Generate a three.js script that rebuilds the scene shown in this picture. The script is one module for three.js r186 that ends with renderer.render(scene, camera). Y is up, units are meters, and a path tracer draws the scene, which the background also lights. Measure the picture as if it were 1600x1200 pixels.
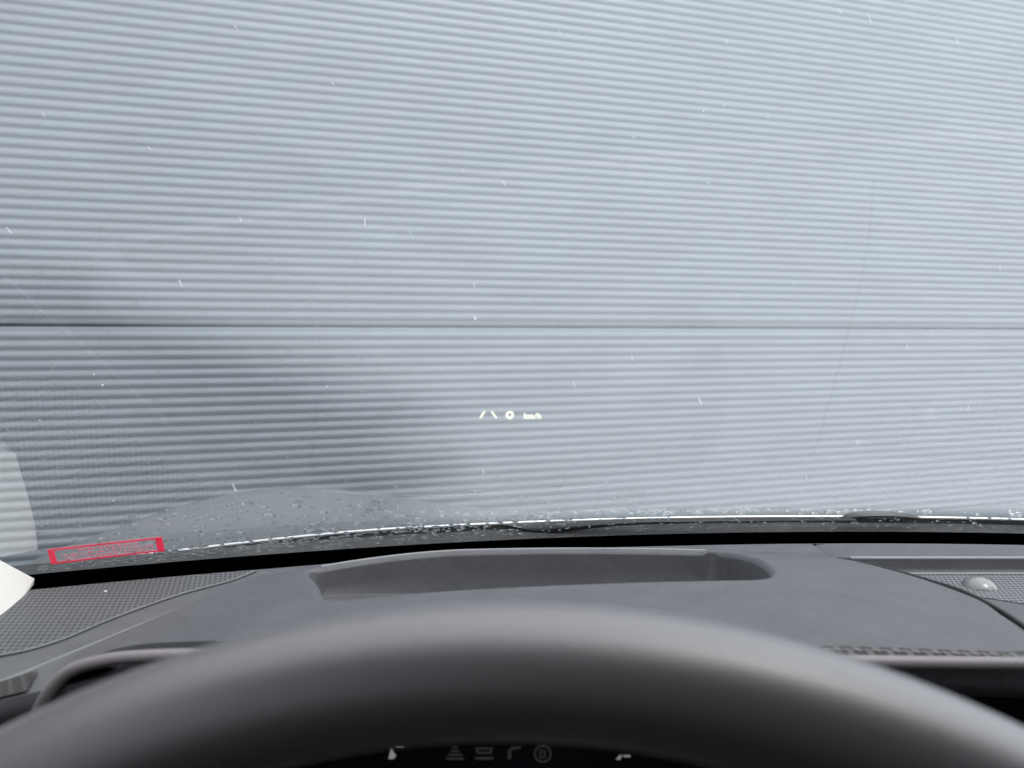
import * as THREE from 'three';
import { mergeGeometries } from 'three/addons/utils/BufferGeometryUtils.js';
import { ConvexGeometry } from 'three/addons/geometries/ConvexGeometry.js';
import { RoundedBoxGeometry } from 'three/addons/geometries/RoundedBoxGeometry.js';
import { TextGeometry } from 'three/addons/geometries/TextGeometry.js';
import { FontLoader } from 'three/addons/loaders/FontLoader.js';
import { createNoise2D } from 'simplex-noise';

// ---------------------------------------------------------------- camera, sky, sun, exposure
const EYE = 1.25, PITCH = 0.0623, CX = 0.37;          // eye height, downward pitch, car centre line (driver sits left of it)
const scene = new THREE.Scene();
const camera = new THREE.PerspectiveCamera(53.06, 4 / 3, 0.02, 400);
camera.position.set(0, EYE, 0);
camera.rotation.set(-PITCH, 0, 0);
camera.focus = 0.85; camera.userData.fStop = 8;
const renderer = new THREE.WebGLRenderer({ antialias: true });
renderer.toneMapping = THREE.LinearToneMapping;
renderer.toneMappingExposure = 1.72;
renderer.shadowMap.enabled = true;

let seed = 20240517;
const rnd = () => { seed = (seed + 0x6D2B79F5) | 0; let t = Math.imul(seed ^ (seed >>> 15), 1 | seed); t = (t + Math.imul(t ^ (t >>> 7), 61 | t)) ^ t; return ((t ^ (t >>> 14)) >>> 0) / 4294967296; };
const rr = (a, b) => a + (b - a) * rnd();
const noise = createNoise2D(rnd), noise2 = createNoise2D(rnd);
const sm = (a, b, x) => { const t = Math.min(1, Math.max(0, (x - a) / (b - a))); return t * t * (3 - 2 * t); };
const lerp = (a, b, t) => a + (b - a) * t;

{ // overcast sky: bright towards the zenith, faint cloud mottling
  const w = 256, h = 128, d = new Float32Array(w * h * 4);
  for (let j = 0; j < h; j++) for (let i = 0; i < w; i++) {
    const el = (j / (h - 1) - 0.5) * Math.PI, az = i / w * Math.PI * 2, s = Math.sin(el), k = (j * w + i) * 4;
    const n = noise(3 * Math.cos(az) * Math.cos(el), 3 * Math.sin(az) * Math.cos(el) + 2 * s) * 0.06;
    const L = el < 0 ? 0.55 : (0.85 + 0.75 * s) * (1 + n) * (1 - 0.55 * Math.cos(az) * Math.cos(el));
    d[k] = L * 0.97; d[k + 1] = L * 1.0; d[k + 2] = L * 1.05; d[k + 3] = 1;
  }
  const sky = new THREE.DataTexture(d, w, h, THREE.RGBAFormat, THREE.FloatType);
  sky.mapping = THREE.EquirectangularReflectionMapping; sky.magFilter = THREE.LinearFilter; sky.minFilter = THREE.LinearFilter; sky.needsUpdate = true;
  scene.background = sky; scene.environment = sky;
}
const sun = new THREE.DirectionalLight(0xfff4e6, 0.6);
sun.position.set(6, 14, 4); sun.castShadow = true; sun.shadow.radius = 40;
sun.shadow.mapSize.set(2048, 2048);
Object.assign(sun.shadow.camera, { left: -12, right: 12, top: 12, bottom: -12, near: 0.5, far: 40 });
scene.add(sun, sun.target);

// ---------------------------------------------------------------- helpers
const used = {};
const numbered = n => { const k = used[n] = (used[n] ?? -1) + 1; return k ? `${n}_${String(k).padStart(3, '0')}` : n; };
const tag = (o, label, category, group) => { o.userData.label = label; if (category) o.userData.category = category; if (group) o.userData.group = group; return o; };
function top(name, o, label, category, group) { o.name = numbered(name); scene.add(o); return tag(o, label, category, group); }
function mesh(name, geo, mat, parent, label) {
  const m = new THREE.Mesh(Array.isArray(geo) ? mergeGeometries(geo.map(g => g.index ? g.toNonIndexed() : g).map(bare)) : geo, mat);
  m.name = name; m.castShadow = m.receiveShadow = true; parent.add(m);
  if (label) m.userData.label = label;
  return m;
}
function bare(g) { for (const k of Object.keys(g.attributes)) if (!['position', 'normal', 'uv'].includes(k)) g.deleteAttribute(k); return g; }
const V = (x, h, d) => new THREE.Vector3(x, EYE + h, -d);           // x right, h above the eye, d ahead of it
function grid(nu, nv, f, uvf) {                                      // a sheet through points f(i, j)
  const p = [], uv = [], ix = [];
  for (let j = 0; j <= nv; j++) for (let i = 0; i <= nu; i++) {
    const q = f(i, j); p.push(q.x, q.y, q.z);
    const t = uvf ? uvf(i, j, q) : [q.x, -q.z]; uv.push(t[0], t[1]);
    if (i < nu && j < nv) { const a = j * (nu + 1) + i, b = a + 1, c = a + nu + 1, e = c + 1; ix.push(a, b, e, a, e, c); }
  }
  const g = new THREE.BufferGeometry();
  g.setAttribute('position', new THREE.Float32BufferAttribute(p, 3)); g.setAttribute('uv', new THREE.Float32BufferAttribute(uv, 2));
  g.setIndex(ix); g.computeVertexNormals(); return g;
}
const box = (w, h, d, x, y, z, r) => (r ? new RoundedBoxGeometry(w, h, d, 3, r) : new THREE.BoxGeometry(w, h, d)).translate(x, y, z);
function texture(size, f, srgb) {
  const a = new Uint8Array(size * size * 4);
  for (let j = 0; j < size; j++) for (let i = 0; i < size; i++) { const c = f(i / size, j / size), k = (j * size + i) * 4; for (let q = 0; q < 3; q++) a[k + q] = Math.max(0, Math.min(255, 255 * (c.length ? c[q] : c))); a[k + 3] = 255; }
  const t = new THREE.DataTexture(a, size, size); t.wrapS = t.wrapT = THREE.RepeatWrapping; t.magFilter = THREE.LinearFilter; t.minFilter = THREE.LinearMipmapLinearFilter; t.generateMipmaps = true;
  if (srgb) t.colorSpace = THREE.SRGBColorSpace; t.needsUpdate = true; return t;
}
const rep = (t, x, y = x) => { const c = t.clone(); c.repeat.set(x, y); c.needsUpdate = true; return c; };
const tileN = (u, v, f) => { // noise that repeats over the unit square
  const a = u * Math.PI * 2, b = v * Math.PI * 2, R = f / 6.283; return noise(Math.cos(a) * R + Math.cos(b) * R * 1.3, Math.sin(a) * R + Math.sin(b) * R * 1.3) * 0.6 + noise2(Math.cos(a) * R - Math.sin(b) * R, Math.sin(a) * R + Math.cos(b) * R) * 0.4;
};
const std = (r, g, b, roughness, o = {}) => new THREE.MeshStandardMaterial({ color: new THREE.Color().setRGB(r, g, b), roughness, ...o });
const phys = (r, g, b, roughness, o = {}) => new THREE.MeshPhysicalMaterial({ color: new THREE.Color().setRGB(r, g, b), roughness, ...o });

// ---------------------------------------------------------------- materials
const grain = texture(512, (u, v) => 0.5 + 0.28 * tileN(u, v, 90) + 0.22 * tileN(v, u, 170));
const dust = texture(1024, (() => {
  const specks = []; for (let k = 0; k < 1500; k++) specks.push([rnd(), rnd(), rr(0.0005, 0.0017), rr(0.05, 0.75) * rnd()]);
  const cells = {}; for (const s of specks) { const k = Math.floor(s[0] * 40) + '_' + Math.floor(s[1] * 40); (cells[k] ??= []).push(s); }
  return (u, v) => {
    let c = 0.82 + 0.03 * tileN(u, v, 9) + 0.03 * tileN(v, u, 28) + 0.05 * Math.max(0, tileN(u, v, 70));
    const ci = Math.floor(u * 40), cj = Math.floor(v * 40);
    for (let a = -1; a < 2; a++) for (let b = -1; b < 2; b++) for (const s of cells[(ci + a) + '_' + (cj + b)] ?? []) { const q = Math.hypot(u - s[0], v - s[1]) / s[2]; if (q < 1) c += s[3] * (1 - q * q); }
    return c;
  };
})(), true);
const perf = texture(256, (u, v) => { // two staggered rows of oblong holes
  const r = Math.floor(v * 2), a = (u + (r % 2) * 0.5) % 1, b = (v * 2) % 1;
  const q = Math.hypot((a - 0.5) / 0.33, (b - 0.5) / 0.36); return sm(0.75, 1.05, q);
});
const perfColor = texture(256, (u, v) => { const r = Math.floor(v * 2), a = (u + (r % 2) * 0.5) % 1, b = (v * 2) % 1, q = Math.hypot((a - 0.5) / 0.33, (b - 0.5) / 0.36); return lerp(0.48, 1, sm(0.7, 1.05, q)); }, true);
const leatherBump = texture(512, (u, v) => 0.5 + 0.5 * tileN(u, v, 60));
const wetAsphalt = texture(1024, (u, v) => 0.55 + 0.16 * tileN(u, v, 10) + 0.16 * tileN(v, u, 120) + 0.08 * tileN(u, v, 240), true);
const streaks = texture(1024, (u, v) => 0.93 + 0.03 * tileN(u, v, 7) + 0.02 * tileN(v, u, 25), true);

const M = {
  wall: phys(0.256, 0.285, 0.313, 0.36, { metalness: 0.3, map: rep(streaks, 0.23, 0.4) }),
  joint: std(0.006, 0.007, 0.008, 0.9),
  ground: std(0.11, 0.115, 0.12, 0.45, { map: rep(wetAsphalt, 0.5), bumpMap: rep(wetAsphalt, 0.5), bumpScale: 0.004 }),
  paint: phys(0.17, 0.178, 0.18, 0.38, { metalness: 0.35, clearcoat: 1, clearcoatRoughness: 0.08 }),
  lip: phys(0.55, 0.56, 0.57, 0.16, { metalness: 0.6, clearcoat: 1, clearcoatRoughness: 0.05 }),  // paler than the bonnet paint, the sky glint put into the colour
  cowl: std(0.075, 0.077, 0.08, 0.22, { bumpMap: rep(wetAsphalt, 9), bumpScale: 0.004 }),
  black: std(0.006, 0.006, 0.007, 0.5),
  frit: phys(0.003, 0.003, 0.003, 1, { specularIntensity: 0 }),
  glass: phys(0.923, 0.952, 0.952, 0.0, { transmission: 1, thickness: 0, ior: 2.1 }),
  sideGlass: phys(0.42, 0.45, 0.45, 0.0, { transmission: 1, thickness: 0, ior: 1.5 }),
  water: phys(1, 1, 1, 0.0, { transmission: 1, thickness: 0.01, ior: 1.33 }),
  dash: phys(0.16, 0.158, 0.172, 0.48, { map: rep(dust, 2.2), bumpMap: rep(grain, 14), bumpScale: 0.00025 }),
  dashDark: phys(0.05, 0.056, 0.06, 0.6, { bumpMap: rep(grain, 14), bumpScale: 0.0003 }),
  grille: phys(0.12, 0.12, 0.127, 0.6, { map: rep(perfColor, 230, 78), bumpMap: rep(perf, 230, 78), bumpScale: 0.001 }),
  speaker: phys(0.19, 0.195, 0.21, 0.5, { map: rep(perfColor, 230, 78), bumpMap: rep(perf, 230, 78), bumpScale: 0.001 }),
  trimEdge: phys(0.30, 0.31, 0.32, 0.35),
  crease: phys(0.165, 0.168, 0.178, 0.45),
  pinkTrim: phys(0.25, 0.22, 0.235, 0.4),
  leather: phys(0.072, 0.056, 0.066, 0.42, { clearcoat: 1, clearcoatRoughness: 0.38, ior: 2.0, bumpMap: rep(leatherBump, 6), bumpScale: 0.00006, sheen: 1, sheenRoughness: 0.5, sheenColor: new THREE.Color(0.9, 0.9, 0.92) }),
  stitchLeather: phys(0.10, 0.09, 0.09, 0.6, { map: rep(perfColor, 90, 70), bumpMap: rep(perf, 90, 70), bumpScale: 0.002 }),
  sideLeather: phys(0.05, 0.044, 0.046, 0.7, { map: rep(perfColor, 130, 90), bumpMap: rep(perf, 130, 90), bumpScale: 0.002 }),
  thread: std(0.30, 0.29, 0.28, 0.8),
  screen: phys(0.004, 0.004, 0.006, 0.25, { specularIntensity: 0.5 }),
  pillar: phys(0.74, 0.73, 0.68, 0.7, { bumpMap: rep(grain, 8), bumpScale: 0.0002 }),
  roofLining: std(0.10, 0.10, 0.10, 0.9),
  interior: std(0.04, 0.04, 0.043, 0.8),
  sensor: phys(0.2, 0.195, 0.195, 0.3, { metalness: 0.4, clearcoat: 1 }),
  red: phys(0.85, 0.012, 0.07, 1, { transmission: 0.6, thickness: 0 }),
  magenta: phys(0.75, 0.16, 0.24, 1, { transmission: 0.6, thickness: 0 }),
  speck: std(0.8, 0.8, 0.78, 0.8),
  hud: new THREE.MeshStandardMaterial({ color: 0x000000, emissive: new THREE.Color(1.0, 0.97, 0.78), emissiveIntensity: 0.85 }),
  icon: new THREE.MeshStandardMaterial({ color: 0x050505, roughness: 0.6, emissive: new THREE.Color(0.011, 0.0115, 0.012), emissiveIntensity: 1 }),
  glint: new THREE.MeshStandardMaterial({ color: 0x050505, roughness: 0.6, emissive: new THREE.Color(0.12, 0.122, 0.124), emissiveIntensity: 1 }),  // glow painted in for two small glints, no light source there
  rain_streaks: phys(0.92, 0.94, 0.96, 0.8, { transmission: 0.5, thickness: 0 }),
};

// ---------------------------------------------------------------- ground
{
  const g = new THREE.PlaneGeometry(300, 300, 1, 1).rotateX(-Math.PI / 2);
  const uv = g.attributes.uv; for (let i = 0; i < uv.count; i++) uv.setXY(i, uv.getX(i) * 300, uv.getY(i) * 300);
  const o = top('ground', new THREE.Mesh(g, M.ground), 'wet grey paved yard in front of the ribbed metal wall'); o.userData.kind = 'structure'; o.receiveShadow = true;
}

// ---------------------------------------------------------------- ribbed metal wall, turned so that its right end runs away
{
  const W = top('ribbed_wall', new THREE.Group(), 'pale grey metal wall with fine horizontal ribs and one dark horizontal joint', 'wall');
  W.position.set(0, 0, -3.5); W.rotation.y = THREE.MathUtils.degToRad(17.7);
  const P = 0.037, X0 = -9, X1 = 16, D = 0.0034;
  const prof = [[0, 0], [0.05, 0.06], [0.30, 0.80], [0.40, 0.97], [0.50, 1.0], [0.60, 0.94], [0.68, 0.74], [0.86, 0.14], [0.93, 0.02]];  // from the bottom of one rib up
  function panel(y0, y1) {
    const pts = [[y0, -0.03], [y0, -0.002], [y0 + 0.002, 0], [y0 + 0.013, 0]];
    const n = Math.floor((y1 - y0 - 0.03) / P), s = (y1 - y0 - 0.03) / n;
    for (let k = 0; k < n; k++) for (const [t, z] of prof) pts.push([y0 + 0.015 + s * (k + 1 - t) , z * -0 + z * D]);
    const body = pts.slice(4).sort((a, b) => a[0] - b[0]);
    const all = [...pts.slice(0, 4), ...body, [y1 - 0.013, 0], [y1 - 0.002, 0], [y1, -0.002], [y1, -0.03]];
    return grid(10, all.length - 1, (i, j) => new THREE.Vector3(lerp(X0, X1, i / 10), all[j][0], all[j][1]), (i, j, q) => [q.x, q.y]);
  }
  const J = EYE + 0.041;
  mesh('panel', panel(J + 0.006, 3.9), M.wall, W);
  mesh('panel', panel(0.22, J - 0.006), M.wall, W);
  mesh('joint', box(X1 - X0, 0.03, 0.02, (X0 + X1) / 2, J, -0.022), M.joint, W, 'dark recessed horizontal joint between two ribbed panels');
  mesh('plinth', box(X1 - X0, 0.215, 0.2, (X0 + X1) / 2, 0.1075, -0.1), std(0.22, 0.22, 0.21, 0.9), W);
  mesh('cap', box(X1 - X0, 0.08, 0.3, (X0 + X1) / 2, 3.945, -0.13), M.joint, W);
  mesh('backing', box(X1 - X0, 3.65, 0.15, (X0 + X1) / 2, 2.05, -0.115), M.joint, W);
}

// ---------------------------------------------------------------- the car
const car = top('parked_car', new THREE.Group(), 'grey car seen from its driver seat, facing the ribbed metal wall in the rain', 'car');
car.position.set(CX, 0, 0);
const local = g => g.translate(-CX, 0, 0);
function part(name, geo, mat, parent = car, label) { const m = mesh(name, geo, mat, parent, label); local(m.geometry); return m; }

// windscreen surface: x across, v metres up the glass from its lower edge
const AL = THREE.MathUtils.degToRad(32.5), SA = Math.sin(AL), CA = Math.cos(AL), VL = 0.97;
const bow = x => 0.236 * (x - CX) ** 2;
const glassP = (x, v, off = 0) => V(x, -0.235 + v * SA + off * CA, 0.864 - bow(x) - v * CA + off * SA);
const XL = CX - 0.87, XR = CX + 0.80;
function glassAt(px, py) {                                           // where a line of sight (photo pixels) meets the glass
  const u = (px - 800) / 1202, w = -(py - 600) / 1202, c = Math.cos(PITCH), s = Math.sin(PITCH), dd = c + w * s, hh = w * c - s, rx = u / dd, ry = hh / dd;
  let a = 0.05, b = 1.2; const f = d => d - (0.864 - bow(rx * d) - ((ry * d + 0.235) / SA) * CA);
  for (let k = 0; k < 50; k++) { const m = (a + b) / 2; if (f(a) * f(m) <= 0) b = m; else a = m; }
  return [rx * a, (ry * a + 0.235) / SA];
}
const edgeX = (t, v) => lerp(XL + 0.16 * v / VL * v / VL, XR - 0.16 * v / VL * v / VL, t);
const windscreen = part('windscreen', grid(48, 24, (i, j) => glassP(edgeX(i / 48, j / 24 * VL), j / 24 * VL), (i, j) => [i / 48, j / 24]), M.glass, car, 'raked windscreen wet with rain');

// faint mist on the inside of the glass, with reflected haze painted into its density, clear at the lower left
{
  const n = 512, veilMask = texture(n, (u, v) => {
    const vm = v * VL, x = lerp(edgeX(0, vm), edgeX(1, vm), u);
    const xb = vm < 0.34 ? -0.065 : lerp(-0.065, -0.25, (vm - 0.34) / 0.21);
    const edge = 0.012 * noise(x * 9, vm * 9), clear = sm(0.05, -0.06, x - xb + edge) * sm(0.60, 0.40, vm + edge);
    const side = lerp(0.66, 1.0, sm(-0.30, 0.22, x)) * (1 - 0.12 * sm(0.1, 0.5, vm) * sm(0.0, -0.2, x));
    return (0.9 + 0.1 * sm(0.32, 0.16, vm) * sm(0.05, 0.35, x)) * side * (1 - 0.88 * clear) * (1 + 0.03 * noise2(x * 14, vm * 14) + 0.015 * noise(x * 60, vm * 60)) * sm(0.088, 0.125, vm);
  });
  veilMask.wrapS = veilMask.wrapT = THREE.ClampToEdgeWrapping;
  M.mist_veil = phys(0.755, 0.787, 0.822, 1, { transmission: 1, thickness: 0, specularIntensity: 0, transparent: true, opacity: 0.298, alphaMap: veilMask, depthWrite: false });
  part('mist_veil', grid(48, 24, (i, j) => glassP(edgeX(i / 48, j / 24 * VL), j / 24 * VL, -0.0015), (i, j) => [i / 48, j / 24]), M.mist_veil, windscreen, 'thin misty veil with painted reflection haze on the windscreen, clear at the lower left');
}
// black printed band round the inside of the glass
{
  const strip = (f0, f1, n = 60) => grid(n, 2, (i, j) => lerp3(f0(i / n), f1(i / n), j / 2));
  const lerp3 = (a, b, t) => a.clone().lerp(b, t);
  const IN = -0.003;
  part('printed_band', [
    strip(t => glassP(lerp(XL, XR, t), -0.02, IN), t => glassP(lerp(XL, XR, t), 0.0485, IN)),
    strip(t => glassP(edgeX(0, t * VL), t * VL, IN), t => glassP(edgeX(0, t * VL) + 0.016 + 0.05 * Math.exp(-t * VL / 0.015), t * VL, IN)),
    strip(t => glassP(edgeX(1, t * VL) - 0.02, t * VL, IN), t => glassP(edgeX(1, t * VL), t * VL, IN)),
    strip(t => glassP(edgeX(t, VL - 0.06), VL - 0.06, IN), t => glassP(edgeX(t, VL), VL, IN)),
  ], M.frit, windscreen, 'matt black band along the edge of the windscreen');
}
{ // red bordered warning sticker, print seen from behind
  const c = [glassAt(74, 858), glassAt(253, 838), glassAt(258, 860), glassAt(80, 881)];
  const q = (u, v) => { const a = [0, 1].map(k => lerp(lerp(c[0][k], c[1][k], u), lerp(c[3][k], c[2][k], u), v)); return glassP(a[0], a[1], -0.0006); };
  const rect = (u0, u1, v0, v1) => grid(8, 1, (i, j) => q(lerp(u0, u1, i / 8), lerp(v0, v1, j)));
  const bars = [rect(0, 0.055, 0, 1), rect(0.935, 1, 0, 1), rect(0.055, 0.935, 0, 0.11), rect(0.055, 0.935, 0.89, 1)];
  const st = part('sticker', bars, M.red, windscreen, 'small red bordered sticker with three lines of faint red print');
  const print = [];
  for (const [v, u0, u1] of [[0.27, 0.25, 0.78], [0.5, 0.10, 0.92], [0.73, 0.12, 0.90]]) {
    let u = u0; while (u < u1) { const w = rr(0.008, 0.03); print.push(rect(u, Math.min(u1, u + w), v - rr(0.03, 0.07), v + rr(0.02, 0.07))); u += w + rr(0.006, 0.02); }
  }
  part('print', print, M.magenta, st);
}

// bonnet, its rear lip with a painted sky glint, the cowl and the wiper
const bonnetEdge = x => 0.95 - bow(x);
function bonnetH(x, e) { // e metres ahead of the rear edge
  const s = Math.abs(x - CX);
  const hump = 0.062 * Math.exp(-(((s - 0.72) / 0.24) ** 2)) * sm(0.0, 0.34, e);
  return -0.2235 - 0.012 * sm(0.5, 0.9, s) * (1 - sm(0, 0.3, e)) - 0.17 * e - 0.12 * e * e + hump - 0.35 * Math.max(0, s - 0.80) ** 1.5;
}
const bonnet = part('bonnet', grid(80, 40, (i, j) => { const x = lerp(CX - 0.93, CX + 0.93, i / 80), e = 0.006 + (j / 40) ** 1.4 * 0.85; return V(x, bonnetH(x, e), bonnetEdge(x) + e); }), M.paint, car, 'rain wet grey bonnet rising to a crest on the left');
{
  const pts = []; for (let i = 0; i <= 60; i++) { const x = lerp(CX - 0.9, CX + 0.9, i / 60); pts.push(V(x, bonnetH(x, 0.006) - 0.0022, bonnetEdge(x) + 0.004)); }
  part('bonnet_lip', new THREE.TubeGeometry(new THREE.CatmullRomCurve3(pts), 160, 0.0024, 8), M.lip, bonnet, 'rear edge of the bonnet, its sky glint painted pale');
  part('cowl_panel', [
    grid(60, 6, (i, j) => { const x = lerp(CX - 0.88, CX + 0.88, i / 60), t = j / 6; return V(x, lerp(-0.262, -0.232, t) + 0.0006 * noise(x * 40, t * 3), lerp(0.866, 0.946, t) - bow(x)); }),
    grid(60, 1, (i, j) => { const x = lerp(CX - 0.88, CX + 0.88, i / 60); return V(x, lerp(-0.2265, -0.34, j) - 0.012 * sm(0.5, 0.9, Math.abs(x - CX)), 0.9535 - bow(x)); }),
  ], M.cowl, car, 'dark wet strip between windscreen and bonnet');
  // nose of the car below the bonnet, and front wings
  part('front_end', [ // dark lower nose
    grid(40, 8, (i, j) => { const x = lerp(CX - 0.93, CX + 0.93, i / 40), t = j / 8, e = 0.856; return V(x, bonnetH(x, e) - t * 0.62, bonnetEdge(x) + e + 0.12 * Math.sin(t * Math.PI) * (1 - t * 0.5)); }),
    ...[-1, 1].map(s => grid(1, 20, (i, j) => { const x = CX + s * 0.93, e = 0.006 + (j / 20) * 0.85; return V(x, bonnetH(x, e) - i * 0.75, bonnetEdge(x) + e); })),
  ], M.paint, car);
}
{
  const a = [[1312, 812], [1330, 806], [1352, 803.5], [1385, 803.5], [1415, 806], [1442, 810.5]].map(([px, py]) => { const u = (px - 800) / 1202, w = -(py - 600) / 1202, c = Math.cos(PITCH), s = Math.sin(PITCH), k = 0.925 / (c + w * s); return V(u * k, (w * c - s) * k, 0.925); });
  const cur = new THREE.CatmullRomCurve3(a);
  const g = grid(40, 12, (i, j) => { const t = i / 40, p = cur.getPoint(t), an = j / 12 * Math.PI * 2, w = Math.sin(Math.PI * Math.min(1, t * 1.02)) ** 0.6; return new THREE.Vector3(p.x, p.y + Math.sin(an) * (0.0012 + 0.0026 * w), p.z + Math.cos(an) * (0.002 + 0.008 * w)); });
  const b = [...Array(40)].map((_, i) => { const t = i / 39, px = lerp(796, 1335, t), lip = px < 1000 ? lerp(817, 808.5, sm(790, 1000, px)) : 808; const half = 1 + 9.5 * (1 - t) ** 2.2 * sm(0, 0.08, t), py = lip + 2.2 + half, u = (px - 800) / 1202, w = -(py - 600) / 1202, c = Math.cos(PITCH), s = Math.sin(PITCH), k = 0.915 / (c + w * s); return [V(u * k, (w * c - s) * k, 0.915), half * k / 1202]; });
  part('wiper_blade', grid(39, 10, (i, j) => { const a = j / 10 * Math.PI * 2, [p, h] = b[i]; return new THREE.Vector3(p.x, p.y + Math.sin(a) * h, p.z + Math.cos(a) * 0.006); }), phys(0.012, 0.012, 0.013, 0.4), car, 'slim black wiper blade lying under the bonnet edge');
  part('wiper_arm', g, phys(0.02, 0.02, 0.022, 0.35), car, 'black tip of the parked wiper at the bonnet edge');
}

// ---------------------------------------------------------------- dashboard
const dFront = x => 0.787 - bow(x);
const dFar = x => { const q = Math.min(0.2, x); return x < 0.2 ? 0.737 - 0.58 * (Math.max(-0.2, q) - 0.15) ** 2 * (q < 0.15 ? 1 : 0) - (x < -0.2 ? 0.35 * (-0.2 - x) : 0) : 0.737 - 0.25 * Math.max(0, x - 0.75) ** 2; };
const dLip = x => 0.506 + 0.19 * Math.max(-0.16, Math.min(0.2, x));
const DN = 0.412;
const xWellL = d => -0.121 + (-0.182 + 0.121) * (d - 0.483) / 0.19;
const WR = [[0.48, 0.165], [0.541, 0.183], [0.578, 0.1985], [0.61, 0.206], [0.637, 0.2105], [0.67, 0.2145], [0.695, 0.213], [0.715, 0.207], [0.734, 0.197], [0.80, 0.15]];
const xWellR = d => { for (let k = 1; k < WR.length; k++) if (d <= WR[k][0]) return lerp(WR[k - 1][1], WR[k][1], Math.max(0, (d - WR[k - 1][0]) / (WR[k][0] - WR[k - 1][0]))); return 0.15; };
const xHoodL = d => -0.319 + 0.059 * (d - 0.4707) / 0.1453;
const XSEAM = 0.312, DMIN = -0.60, DMAX = 1.34;
const offs = [-14, -8, -5, -3.6, -2.4, -1.4, -0.6, 0, 0.5, 1.2, 2.2, 4].map(v => v / 1000);
function spread(keys, gaps) { // list of [segment, fraction, key, offset] rows between key lines, each key carrying a cluster of offsets
  const out = [];
  keys.forEach((k, n) => {
    if (k.cl) for (const o of (k.sign < 0 ? offs.map(v => -v).reverse() : offs)) out.push({ key: n, off: o }); else out.push({ key: n, off: 0 });
    if (n < keys.length - 1) for (let q = 1; q < gaps[n]; q++) out.push({ key: n, next: n + 1, t: q / gaps[n] });
  });
  return out;
}
// rows (towards the glass): near edge, lip of the well, far side of the well, front
const rowKeys = [{ f: () => DN }, { f: dLip, cl: 1, sign: 1 }, { f: dFar, cl: 1, sign: -1 }, { f: dFront }];
const colKeys = [{ f: () => DMIN }, { f: xHoodL }, { f: xWellL, cl: 1, sign: 1 }, { f: xWellR, cl: 1, sign: -1 }, { f: () => XSEAM, cl: 1, sign: 1 }, { f: () => DMAX }];
const rows = spread(rowKeys, [22, 40, 16]), cols = spread(colKeys, [50, 26, 60, 16, 90]);
const lineAt = (L, keys, o) => { const at = n => keys[n].f(o); if (L.next === undefined) return at(L.key) + L.off; const pad = (n, s) => keys[n].cl ? s * (keys[n].sign > 0 ? (s > 0 ? 0.004 : 0.014) : (s > 0 ? 0.014 : 0.004)) : 0; return lerp(at(L.key) + pad(L.key, 1), at(L.next) + pad(L.next, -1), L.t); };
function dashXD(ci, rj) { let d = 0.6, x = 0; for (let k = 0; k < 12; k++) { x = lineAt(cols[ci], colKeys, d); d = lineAt(rows[rj], rowKeys, x); } return [x, d]; }
const roundDrop = (q, depth, fil = 0.005) => q < -fil ? 0 : q < 0.0012 ? Math.min(depth, 0.0055 * ((q + fil) / (fil + 0.0012)) ** 2) : Math.min(depth, 0.0055 + (q - 0.0012) * 12);
function dashH(x, d) {
  const side = -0.2165;
  const hood = -0.166 - 0.04 * Math.min(1.1, Math.max(0, (d - 0.49) / 0.245)) ** 1.3 - 0.085 * (Math.min(x, 0.33) - 0.02) ** 2 - 0.010 * sm(0.50, 0.413, d);
  const front = -0.2155;
  const tl = Math.min(1, Math.max(0, (x - xHoodL(d)) / 0.17)), wl = 1 - (1 - tl) ** 1.5, wf = 1 - sm(0.0, 0.045, d - dFar(x));
  let h = lerp(side, lerp(front, hood, wf), wl);
  // the centre of the dashboard lies lower, right of the seam
  const rx = x - XSEAM;
  if (rx > -0.006) {
    const qc = Math.min(rx, dFar(x) - d);
    const low = -0.2285 + 0.012 * sm(0.60, 0.44, d) ;
    const tgt = lerp(front, low, sm(-0.001, 0.002, dFar(x) - d));
    h = lerp(h, tgt - 0.002 * Math.exp(-(((rx - 0.002) / 0.002) ** 2)), sm(-0.004, 0.0015, rx));
  }
  // the recessed well in front of the driver
  const a = x - xWellL(d), b = xWellR(d) - x, c = d - dLip(x), e = dFar(x) - d, R = 0.012;
  let q = Math.min(a, b, c, e);
  const corner = (p, s) => { if (p < R && s < R) q = Math.min(q, R - Math.hypot(R - p, R - s)); };
  corner(a, c); corner(a, e); corner(b, c); corner(b, e);
  const floor = -0.243 + 0.012 * sm(0.0, -0.2, x);
  return h - roundDrop(q, Math.max(0, h - floor));
}
const dashTop = grid(cols.length - 1, rows.length - 1, (i, j) => { const [x, d] = dashXD(i, j); return V(x, dashH(x, d), d); }, (i, j, q) => [q.x + 0.6 * q.y, -q.z + 0.8 * q.y]);
const dashboard = part('dashboard', [
  dashTop,
  grid(120, 5, (i, j) => { const x = lerp(DMIN, DMAX, i / 120), t = j / 5; return V(x, dashH(x, dFront(x)) - 0.05 * t * t, dFront(x) + 0.03 * Math.sin(t * 1.57)); }),   // rolls down to the glass
  grid(120, 6, (i, j) => { const x = lerp(DMIN, DMAX, i / 120), t = 1 - j / 6; return V(x, dashH(x, DN) - 0.004 * t - 0.016 * t, DN - 0.006 * Math.sin(t * 1.57)+ 0.012 * t * t); }),
], M.dash, car, 'dark grey moulded dashboard with a hood over the instruments');
part('fascia', [box(1.94, 0.45, 0.02, 0.37, EYE - 0.485, -0.46), box(1.94, 0.02, 0.05, 0.37, EYE - 0.262, -0.445)], M.interior, dashboard);
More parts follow.
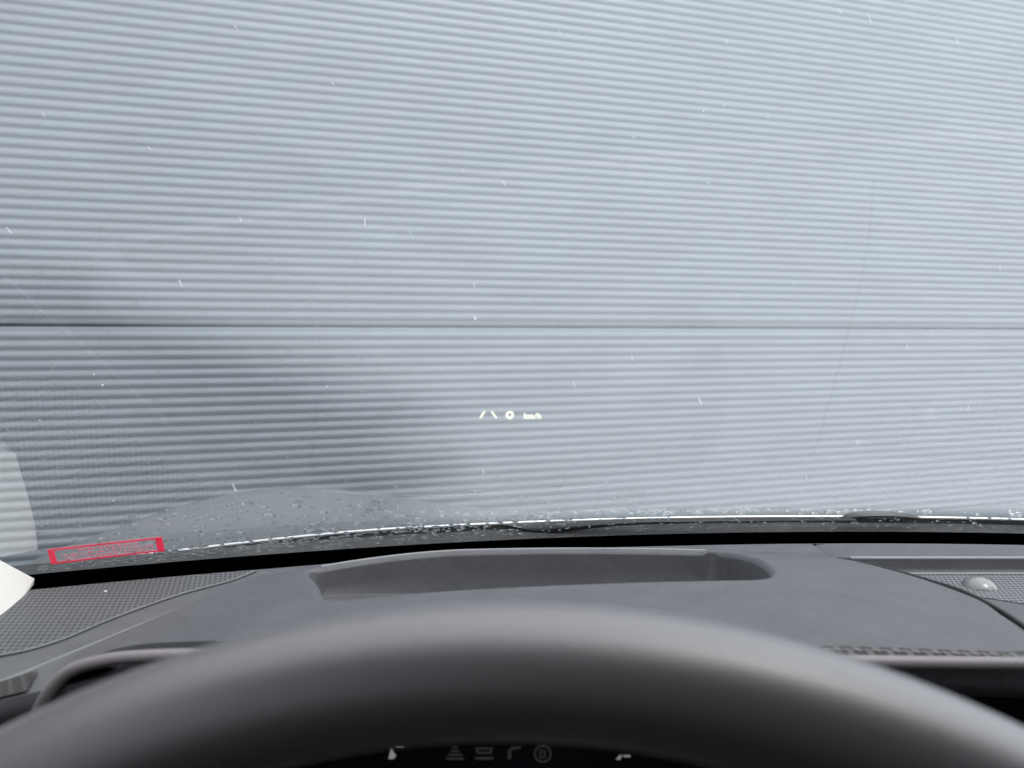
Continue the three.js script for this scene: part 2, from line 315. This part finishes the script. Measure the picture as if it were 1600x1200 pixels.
// left and centre perforated grilles follow the dashboard surface
const dashPt = (x, d, up) => V(x, dashH(x, d) + up, d);
function inPoly(poly, x, y) { let s = false; for (let i = 0, j = poly.length - 1; i < poly.length; j = i++) { const [a, b] = poly[i], [c, e] = poly[j]; if ((b > y) !== (e > y) && x < (c - a) * (y - b) / (e - b) + a) s = !s; } return s; }
{
  const edge = new THREE.CatmullRomCurve3([[-0.236, 0.694], [-0.247, 0.669], [-0.278, 0.63], [-0.306, 0.575], [-0.324, 0.528], [-0.346, 0.5076], [-0.43, 0.495], [-0.57, 0.495]].map(([x, d]) => new THREE.Vector3(x, 0, d)));
  const N = 80, g = grid(N, 40, (i, j) => { const p = edge.getPoint(i / N), t = j / 40, d1 = dFront(p.x) - 0.004; return dashPt(p.x, lerp(p.z, d1, t), 0.0016); });
  const gr = part('speaker_grille', g, M.grille, dashboard, 'perforated grey grille at the left end of the dashboard');
  part('grille_edge', new THREE.TubeGeometry(new THREE.CatmullRomCurve3(edge.getPoints(60).map(p => dashPt(p.x, p.z, 0.0011))), 120, 0.001, 6), M.crease, gr);
  part('speck', new THREE.IcosahedronGeometry(0.0012, 1).scale(1, 0.6, 1).translate(...dashPt(-0.342, 0.635, 0.0022)), M.speck, gr);
    const yb = x => x < 0.397 ? lerp(0.7235, 0.669, (x - 0.375) / 0.022) : x < 0.437 ? lerp(0.669, 0.643, (x - 0.397) / 0.04) : lerp(0.643, 0.60, sm(0.437, 0.56, x));
  const cg = part('speaker_grille', grid(90, 12, (i, j) => { const x = lerp(0.375, 1.12, (i / 90) ** 1.5), t = j / 12; return V(x, -0.2279, lerp(yb(x), 0.7235, t)); }), M.speaker, dashboard, 'perforated grille in the sunken centre of the dashboard');
  part('grille_edge', [new THREE.TubeGeometry(new THREE.LineCurve3(V(0.362, -0.2275, 0.7245), V(1.12, -0.2275, 0.7245)), 4, 0.0013, 6)], M.trimEdge, cg);
  const dome = new THREE.LatheGeometry([[0.0001, 0.0085], [0.004, 0.0081], [0.008, 0.0068], [0.0115, 0.0045], [0.0138, 0.002], [0.0148, 0]].map(p => new THREE.Vector2(...p)).reverse(), 32).translate(...V(0.427, -0.2278, 0.69));
  part('light_sensor', dome, M.sensor, dashboard, 'small shiny dome set in the centre grille');
  // bright far edge of the sunken centre, highlight on the far rim of the well painted as a pale bead
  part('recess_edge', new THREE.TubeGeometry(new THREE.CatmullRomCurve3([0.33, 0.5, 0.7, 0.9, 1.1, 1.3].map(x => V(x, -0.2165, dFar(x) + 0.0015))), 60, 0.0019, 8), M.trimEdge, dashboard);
  part('well_highlight', new THREE.TubeGeometry(new THREE.CatmullRomCurve3([...Array(25)].map((_, k) => { const x = lerp(-0.172, 0.19, k / 24); return dashPt(x, dFar(x) + 0.006, 0.0002); })), 120, 0.0013, 8), M.trimEdge, dashboard, 'far rim of the recessed well, its highlight painted as a pale bead');
  part('seam_shadow', new THREE.TubeGeometry(new THREE.CatmullRomCurve3([0.42, 0.47, 0.52, 0.58, 0.64, 0.69, 0.73].map(d => V(XSEAM + 0.0035, dashH(XSEAM - 0.007, d) - 0.0026, d))), 60, 0.0019, 6), M.black, dashboard, 'joint along the right edge of the instrument hood, its shadow painted as a black strip');  // black strip put in for the shadow beside the hood edge
  part('hood_shoulder', new THREE.TubeGeometry(new THREE.CatmullRomCurve3([0.415, 0.45, 0.49, 0.53, 0.57, 0.60, 0.625].map((d, k) => dashPt(xHoodL(d) + 0.001, d, 0.0004 - 0.0005 * k))), 60, 0.0023, 8), M.crease, dashboard, 'crease along the left shoulder of the instrument hood, its highlight painted pale');  // paler bead, the edge highlight put into its colour
}
// instrument display under the hood: black panel, rounded pinkish rim, tell-tale symbols, two glints painted as glow
const display = part('instrument_display', [box(1.02, 0.15, 0.014, 0.26, EYE - 0.262, -0.425, 0.006)], M.screen, car, 'wide black instrument and centre screen under the dashboard hood');
{
  const rim = new THREE.CatmullRomCurve3([[-0.266, -0.235], [-0.262, -0.215], [-0.257, -0.2005], [-0.242, -0.183], [-0.222, -0.1765], [-0.198, -0.1742], [-0.1, -0.173], [0.05, -0.1745], [0.2, -0.1775], [0.4, -0.179], [0.78, -0.179]].map(([x, h]) => V(x, h, 0.409)));
  part('rim', new THREE.TubeGeometry(rim, 200, 0.0036, 10), M.pinkTrim, display, 'thin pale rim along the top of the screen');
  part('lining', grid(160, 3, (i, j) => { const p = rim.getPoint(i / 160); return new THREE.Vector3(p.x + 0.004 * j * 0, p.y - 0.001 * j, p.z - 0.009 * j); }), M.black, display);
  const at = (px, py) => { const u = (px - 800) / 1202, w = -(py - 600) / 1202, c = Math.cos(PITCH), s = Math.sin(PITCH), k = 0.4172 / (c + w * s); return V(u * k, (w * c - s) * k, 0.4172); };
  const poly = a => { const s = a.map(([x, y]) => at(x, y)); return new THREE.ShapeGeometry(new THREE.Shape(s.map(p => new THREE.Vector2(p.x, p.y)))).translate(0, 0, s[0].z); };
  const rect = (x0, y0, x1, y1) => poly([[x0, y0], [x1, y0], [x1, y1], [x0, y1]]);
  const sym = (g, m, l) => part('symbol', g, m, display, l);
  sym([poly([[708, 1166], [714, 1166], [716, 1169], [706, 1169]]), poly([[705, 1172], [717, 1172], [719, 1175], [703, 1175]]), poly([[701, 1178], [721, 1178], [723, 1181], [699, 1181]]), poly([[698, 1184], [724, 1184], [726, 1187], [696, 1187]])], M.icon, 'faint striped triangle symbol');
  sym([rect(743, 1168, 770, 1171), rect(746, 1175, 767, 1178), rect(742, 1183, 771, 1187), poly([[742, 1168], [746, 1168], [749, 1177], [745, 1177]]), poly([[767, 1168], [771, 1168], [768, 1177], [764, 1177]])], M.icon, 'faint car shaped symbol');
  sym([poly([[793, 1186], [798, 1186], [799, 1172], [794, 1172]]), poly([[795, 1172], [800, 1172], [814, 1169], [814, 1166], [800, 1167]])], M.icon, 'faint hooked line symbol');
  const ring = (cx, cy, r0, r1) => { const o = []; for (let k = 0; k < 28; k++) { const a = k / 28 * 6.2832, b = (k + 1) / 28 * 6.2832; o.push(poly([[cx + r0 * Math.cos(a), cy + r0 * Math.sin(a)], [cx + r1 * Math.cos(a), cy + r1 * Math.sin(a)], [cx + r1 * Math.cos(b), cy + r1 * Math.sin(b)], [cx + r0 * Math.cos(b), cy + r0 * Math.sin(b)]])); } return o; };
  sym([...ring(848, 1178, 11, 14), rect(843, 1172, 846, 1185), rect(846, 1172, 852, 1174), rect(846, 1183, 852, 1185), rect(850, 1174, 853, 1183)], M.icon, 'faint ringed symbol');
  sym([poly([[607, 1186], [611, 1169], [619, 1181], [615, 1186]]), rect(619, 1167, 631, 1169)], M.glint, 'small white glint at the left, painted as a glowing mark');
  sym([poly([[962, 1187], [968, 1180], [972, 1180], [969, 1187]]), rect(974, 1180, 985, 1183)], M.glint, 'small white glint at the right, painted as a glowing mark');
}
// stitched strip along the rear edge on the right, textured leather at the left end
{
  const st = part('leather_strip', grid(60, 4, (i, j) => { const x = lerp(0.09, 0.9, i / 60), t = j / 4, d = lerp(0.414, 0.428, t); return V(x, dashH(x, d) + 0.0014 + 0.001 * Math.sin(t * Math.PI), d); }), M.stitchLeather, dashboard, 'narrow stitched leather strip along the rear edge of the dashboard');
  const th = []; for (let x = 0.1; x < 0.72; x += 0.0055) { th.push(new THREE.CapsuleGeometry(0.0007, 0.003, 2, 5).rotateZ(Math.PI / 2 - 0.25).translate(...V(x, dashH(x, 0.421) + 0.0026, 0.421))); }
  const t2 = part('stitching', th, M.thread, st); t2.userData.kind = 'stuff';
  part('side_leather', grid(24, 10, (i, j) => { const d = lerp(0.414, 0.462, j / 10), x = lerp(-0.44, -0.268 - 0.5 * (d - 0.414), i / 24); return dashPt(x, d, 0.0016); }), M.sideLeather, dashboard, 'dimpled leather at the left end of the dashboard');
}

// ---------------------------------------------------------------- steering wheel
{
  const sw = new THREE.Group(); sw.name = 'steering_wheel'; car.add(sw); sw.userData.label = 'dark leather steering wheel, upper rim close to the viewer';
  const A = 0.2093, B = 0.155, T = 0.6404;
  sw.rotation.set(-T, -0.0578, 0.0267, 'YXZ'); sw.updateMatrix();
  const c = new THREE.Vector3(0, -B, 0).applyEuler(sw.rotation).add(V(-0.0029, -0.0919, 0.2071)); sw.position.set(c.x - CX, c.y, c.z);
  mesh('rim', grid(160, 28, (i, j) => {
    const a = i / 160 * Math.PI * 2 + Math.PI, p = j / 28 * Math.PI * 2; let nx = Math.sin(a) / A, ny = Math.cos(a) / B; const l = Math.hypot(nx, ny); nx /= l; ny /= l;
    return new THREE.Vector3(A * Math.sin(a) + nx * 0.0183 * Math.cos(p), B * Math.cos(a) + ny * 0.0183 * Math.cos(p), 0.0145 * Math.sin(p));
  }, (i, j) => [i / 160 * 1.15, j / 28 * 0.1]), M.leather, sw);
  const hub = mesh('hub', new RoundedBoxGeometry(0.15, 0.11, 0.05, 5, 0.022).translate(0, -0.02, -0.012), M.interior, sw);
  for (const s of [-1, 1]) mesh('spoke', new RoundedBoxGeometry(0.125, 0.035, 0.018, 3, 0.008).translate(s * 0.135, -0.015, -0.008), M.interior, sw);
  mesh('spoke', new RoundedBoxGeometry(0.05, 0.09, 0.018, 3, 0.008).translate(0, -0.105, -0.008), M.interior, sw);
  mesh('column', new THREE.CylinderGeometry(0.04, 0.05, 0.22, 24).rotateX(Math.PI / 2).translate(0, -0.02, -0.14), M.interior, sw);
}

// ---------------------------------------------------------------- pillars, roof, doors, cabin
{
  const P = (x, h, d) => V(x, h, d);
  const base = [[-0.414, -0.210, 0.655], [-0.4155, -0.2155, 0.656], [-0.417, -0.207, 0.650], [-0.409, -0.214, 0.640], [-0.436, -0.2005, 0.640], [-0.390, -0.2175, 0.567], [-0.398, -0.2175, 0.604], [-0.393, -0.213, 0.566], [-0.43, -0.2175, 0.47], [-0.43, -0.21, 0.47], [-0.43, -0.2175, 0.42], [-0.43, -0.21, 0.42], [-0.46, -0.165, 0.60], [-0.56, -0.22, 0.50], [-0.56, -0.22, 0.63]];
  const up = [[-0.54, 0.262, 0.06], [-0.52, 0.262, -0.06], [-0.60, 0.262, -0.08], [-0.60, 0.262, 0.07]];
  part('pillar_trim', new ConvexGeometry([...base, ...up].map(a => P(...a))), M.pillar, car, 'off white trim of the left windscreen pillar');
  part('pillar_trim', new ConvexGeometry([...base, ...up].map(([x, h, d]) => P(2 * CX - x, h, d))), M.pillar, car, 'off white trim of the right windscreen pillar');
  part('roof', [box(1.5, 0.05, 1.75, CX, EYE + 0.315, 0.82, 0.02), box(1.40, 0.03, 0.09, CX, EYE + 0.272, 0.0)], M.roofLining, car);
  for (const s of [-1, 1]) {
    const x = CX + s * 0.9;
    const d = part('door', [box(0.07, 0.75, 2.3, x, EYE - 0.61, 0.62, 0.02), box(0.06, 0.55, 0.08, x, EYE + 0.03, 0.55), box(0.06, 0.55, 0.1, x, EYE + 0.03, 1.6)], M.interior, car);
    part('window', box(0.004, 0.54, 2.2, x, EYE + 0.03, 0.6), M.sideGlass, d);
  }
  part('cabin_floor', box(1.74, 0.05, 2.6, CX, 0.3, 0.5), M.interior, car);
  part('bulkhead', box(1.74, 1.3, 0.05, CX, EYE - 0.35, 1.68), M.interior, car);
  part('firewall', box(1.74, 0.72, 0.03, CX, EYE - 0.63, -0.85), M.interior, car);
}

// ---------------------------------------------------------------- head-up display marks, seen two metres ahead
{
  const font = await new FontLoader().loadAsync('fonts/droid/droid_sans_bold.typeface.json');
  const D = 2.2, c = Math.cos(PITCH), s = Math.sin(PITCH), S = D / 1202;
  const at = (px, py) => { const u = (px - 800) / 1202, w = -(py - 600) / 1202, k = D / (c + w * s); return V(u * k, (w * c - s) * k, D); };
  const h = new THREE.Group(); h.name = 'head_up_display'; car.add(h); h.userData.label = 'glowing head-up display marks floating ahead of the windscreen';
  const bar = (x0, y0, x1, y1, w) => { const a = at(x0, y0), b = at(x1, y1), L = a.distanceTo(b); return new THREE.CapsuleGeometry(w * S, L, 4, 10).scale(1, 1, 0.3).rotateZ(Math.atan2(b.y - a.y, b.x - a.x) - Math.PI / 2).translate((a.x + b.x) / 2, (a.y + b.y) / 2, -D); };
  part('lane_mark', bar(751, 652.5, 756.5, 643.5, 1.7), M.hud, h);
  part('lane_mark', bar(768.5, 643.5, 775, 652.5, 1.6), M.hud, h);
  const p = at(796.5, 648.5); part('ring_mark', new THREE.TorusGeometry(4.6 * S, 2.0 * S, 8, 32).scale(1, 1, 0.3).translate(p.x, p.y, p.z), M.hud, h);
  const t = new TextGeometry('km/h', { font, size: 7.6 * S, depth: 0.002, curveSegments: 4, bevelEnabled: true, bevelThickness: 0.0004, bevelSize: 0.4 * S, bevelSegments: 1 }); t.computeBoundingBox();
  const q = at(818, 654), w = t.boundingBox.max.x - t.boundingBox.min.x; part('unit_mark', t.scale(27 * S / w, 1, 1).translate(q.x, q.y, q.z), M.hud, h);
}

// ---------------------------------------------------------------- rain: drops on the glass and the bonnet, rain streaks shaped as needles in the air
const capGeo = (seg = 20, k = 6, H = 0.42) => { const p = [new THREE.Vector2(0.0001, 0)]; for (let i = 0; i <= k; i++) { const a = i / k * Math.PI / 2; p.push(new THREE.Vector2(Math.max(0.0001, Math.cos(a)), H * Math.sin(a) ** 0.9)); } return new THREE.LatheGeometry(p, seg); };
function glassFrame(x, v) { const p = glassP(x, v), tx = glassP(x + 0.001, v).sub(p).normalize(), tv = glassP(x, v + 0.001).sub(p).normalize(), n = tx.clone().cross(tv).normalize(); if (n.z > 0) n.negate(); const tz = tx.clone().cross(n).normalize(); return new THREE.Matrix4().makeBasis(tx, n, tz); }
function wobble(g, k) { const p = g.attributes.position, s = rnd() * 50; for (let i = 0; i < p.count; i++) { const x = p.getX(i), z = p.getZ(i), a = Math.atan2(z, x), f = 1 + k * noise(Math.cos(a) + s, Math.sin(a)); p.setX(i, x * f); p.setZ(i, z * f); } g.computeVertexNormals(); return g; }
function dropOn(x, v, rx, rz, seg, k, wob) { const g = wobble(capGeo(seg, k), wob), m = glassFrame(x, v); g.scale(rx, (rx + rz) / 2, rz); g.applyMatrix4(m); const p = glassP(x, v, 0.0004); return g.translate(p.x, p.y, p.z); }
const bigDrops = [[388, 789, 9], [406, 787, 4.5], [478, 778, 7], [582, 788, 11], [574, 799, 9], [592, 799, 7], [564, 807, 6], [603, 810, 7], [632, 822, 6], [373, 813, 6], [466, 786, 7], [486, 795, 5], [602, 784, 5], [497, 833, 9], [206, 832, 9], [205, 808, 7], [62, 834, 6], [263, 797, 5], [252, 828, 6], [504, 847, 6], [434, 852, 7], [455, 854, 7], [672, 800, 4], [117, 846, 6], [356, 822, 5]];
bigDrops.forEach(([px, py, w]) => {
  const [x, v] = glassAt(px, py), p = glassP(x, v), r = w / 1202 * Math.abs(p.z);
  const g = dropOn(x, v, r, r * rr(0.75, 1.0), 20, 6, 0.22); g.translate(-p.x, -p.y, -p.z);
  const o = top('raindrop', new THREE.Mesh(g, M.water), 'large clear raindrop beaded on the lower left of the windscreen above the bonnet edge', 'raindrop', 'larger raindrops on the lower left of the windscreen'); o.position.copy(p);
});
{
  const gs = [], put = (px, py, w, asp) => { const [x, v] = glassAt(px, py); if (v < 0.046 || x < XL + 0.02) return; const r = w / 1202 * Math.abs(glassP(x, v).z); gs.push(bare(dropOn(x, v, r, r * asp, 10, 3, 0.25).toNonIndexed())); };
  for (let k = 0; k < 520; k++) { const px = rr(60, 1000), b = 893 - (px - 60) * 0.105 + (px > 560 ? (px - 560) * 0.045 : 0); put(px, b - 3 - Math.abs(rr(0, 1) * rr(0, 1)) * 85, rr(1.2, 4.6), rr(0.6, 1)); }
  for (let k = 0; k < 330; k++) put(rr(820, 1640), 800 - rr(0, 1) ** 1.5 * 120, rr(0.9, 2.2), rr(0.6, 1));
  for (let k = 0; k < 150; k++) put(rr(1370, 1640), rr(430, 720), rr(0.8, 2), rr(0.6, 1));
  for (let k = 0; k < 240; k++) put(rr(-20, 620), rr(360, 760), rr(1.2, 3.2), rr(0.5, 0.9));
  for (let k = 0; k < 200; k++) put(rr(-20, 1640), rr(-20, 700), rr(0.6, 1.4), rr(0.5, 0.9));
  const along = (T, px) => { for (let k = 1; k < T.length; k++) if (px <= T[k][0]) return lerp(T[k - 1][1], T[k][1], (px - T[k - 1][0]) / (T[k][0] - T[k - 1][0])); return T[T.length - 1][1]; };
  const lipY = px => along([[40, 892], [300, 858], [560, 835], [850, 811], [1000, 808], [1640, 808]], px), bandY = px => along([[40, 895], [300, 875], [560, 853], [850, 836], [1000, 831], [1200, 828], [1640, 828]], px);
  for (let k = 0; k < 260; k++) { const px = rr(840, 1640); put(px, lerp(lipY(px) + 1, bandY(px) - 1, rnd()), rr(0.9, 3.6) * rr(0.6, 1), rr(0.8, 1.5)); }
  for (let k = 0; k < 520; k++) { const px = rr(60, 820); put(px, lerp(lipY(px) - 3, bandY(px) - 1, rnd()), rr(1.2, 4.8), rr(0.5, 1.0)); }
  const o = top('raindrops', new THREE.Mesh(mergeGeometries(gs), M.water), 'scatter of tiny raindrops and wet film over the windscreen', 'raindrops'); o.userData.kind = 'stuff';
  const bs = [];
  for (let k = 0; k < 230; k++) { const x = rr(-0.5, 0.75), e = 0.008 + rr(0, 1) * 0.2, r = rr(0.0012, 0.0048), g = wobble(capGeo(10, 3, 0.5), 0.2).scale(r * rr(1, 1.8), r * 0.9, r); g.rotateX(0.12); bs.push(bare(g.translate(...V(x, bonnetH(x, e) + 0.0003, bonnetEdge(x) + e)).toNonIndexed())); }
  const b = top('bonnet_raindrops', new THREE.Mesh(mergeGeometries(bs), M.water), 'beads of rain standing along the rear of the bonnet', 'raindrops'); b.userData.kind = 'stuff';
}
{
  const gs = [], add = (px, py, len, lean, D, w = 1.3) => { const u = (px - 800) / 1202, y = -(py - 600) / 1202, c = Math.cos(PITCH), s = Math.sin(PITCH), k = D / (c + y * s), S = D / 1202; const g = new THREE.CapsuleGeometry(w * S * 0.5, len * S, 3, 6).rotateZ(lean).translate(...V(u * k, (y * c - s) * k, D)); gs.push(bare(g.toNonIndexed())); };
  for (const [x, y, l, a, w] of [[368, 42, 9, .55], [68, 179, 9, .6], [14, 360, 14, .65], [282, 443, 12, .55, 1.8], [376, 343, 8, .5], [570, 347, 11, .05, 1.8], [641, 363, 5, .8], [741, 446, 8, .3], [787, 286, 9, .6, 1.6], [723, 266, 7, .8], [1312, 17, 10, .4, 1.7], [1359, 29, 16, .4, 1.9], [1496, 64, 9, .3], [1135, 65, 7, .3], [1099, 173, 4, -.5, 2], [875, 51, 6, .6], [897, 600, 12, .2], [1094, 627, 11, .4, 1.9], [366, 762, 15, .5, 2], [755, 737, 9, .4], [1340, 692, 8, .45, 2], [1563, 420, 6, .3], [1418, 543, 8, .2], [1513, 637, 10, 0], [62, 657, 5, .5], [1107, 286, 5, .7], [1131, 165, 3, .7], [1200, 183, 3, .1], [1575, 750, 6, .5], [1260, 745, 6, .6], [160, 602, 2, -.6, 3], [742, 498, 0.5, 0, 5], [147, 585, 1, 0, 2.4], [511, 604, 1, 0, 2.2], [1154, 462, 0.5, 0, 2.5], [990, 215, 6, .6], [520, 130, 6, .6], [233, 231, 6, .6], [1240, 443, 4, .4], [988, 560, 9, .2]]) add(x, y, l * 0.85, a + rr(-0.15, 0.15), rr(1.1, 2.6), (w ?? 1.2) * 0.8);
  const o = top('rain_streaks', new THREE.Mesh(mergeGeometries(gs), M.rain_streaks), 'white rain streaks, motion trails shaped as needles, in the air between the windscreen and the wall', 'rain_streaks'); o.userData.kind = 'stuff';  // motion trails of falling rain given a solid needle shape
}
scene.updateMatrixWorld(true);
renderer.render(scene, camera);
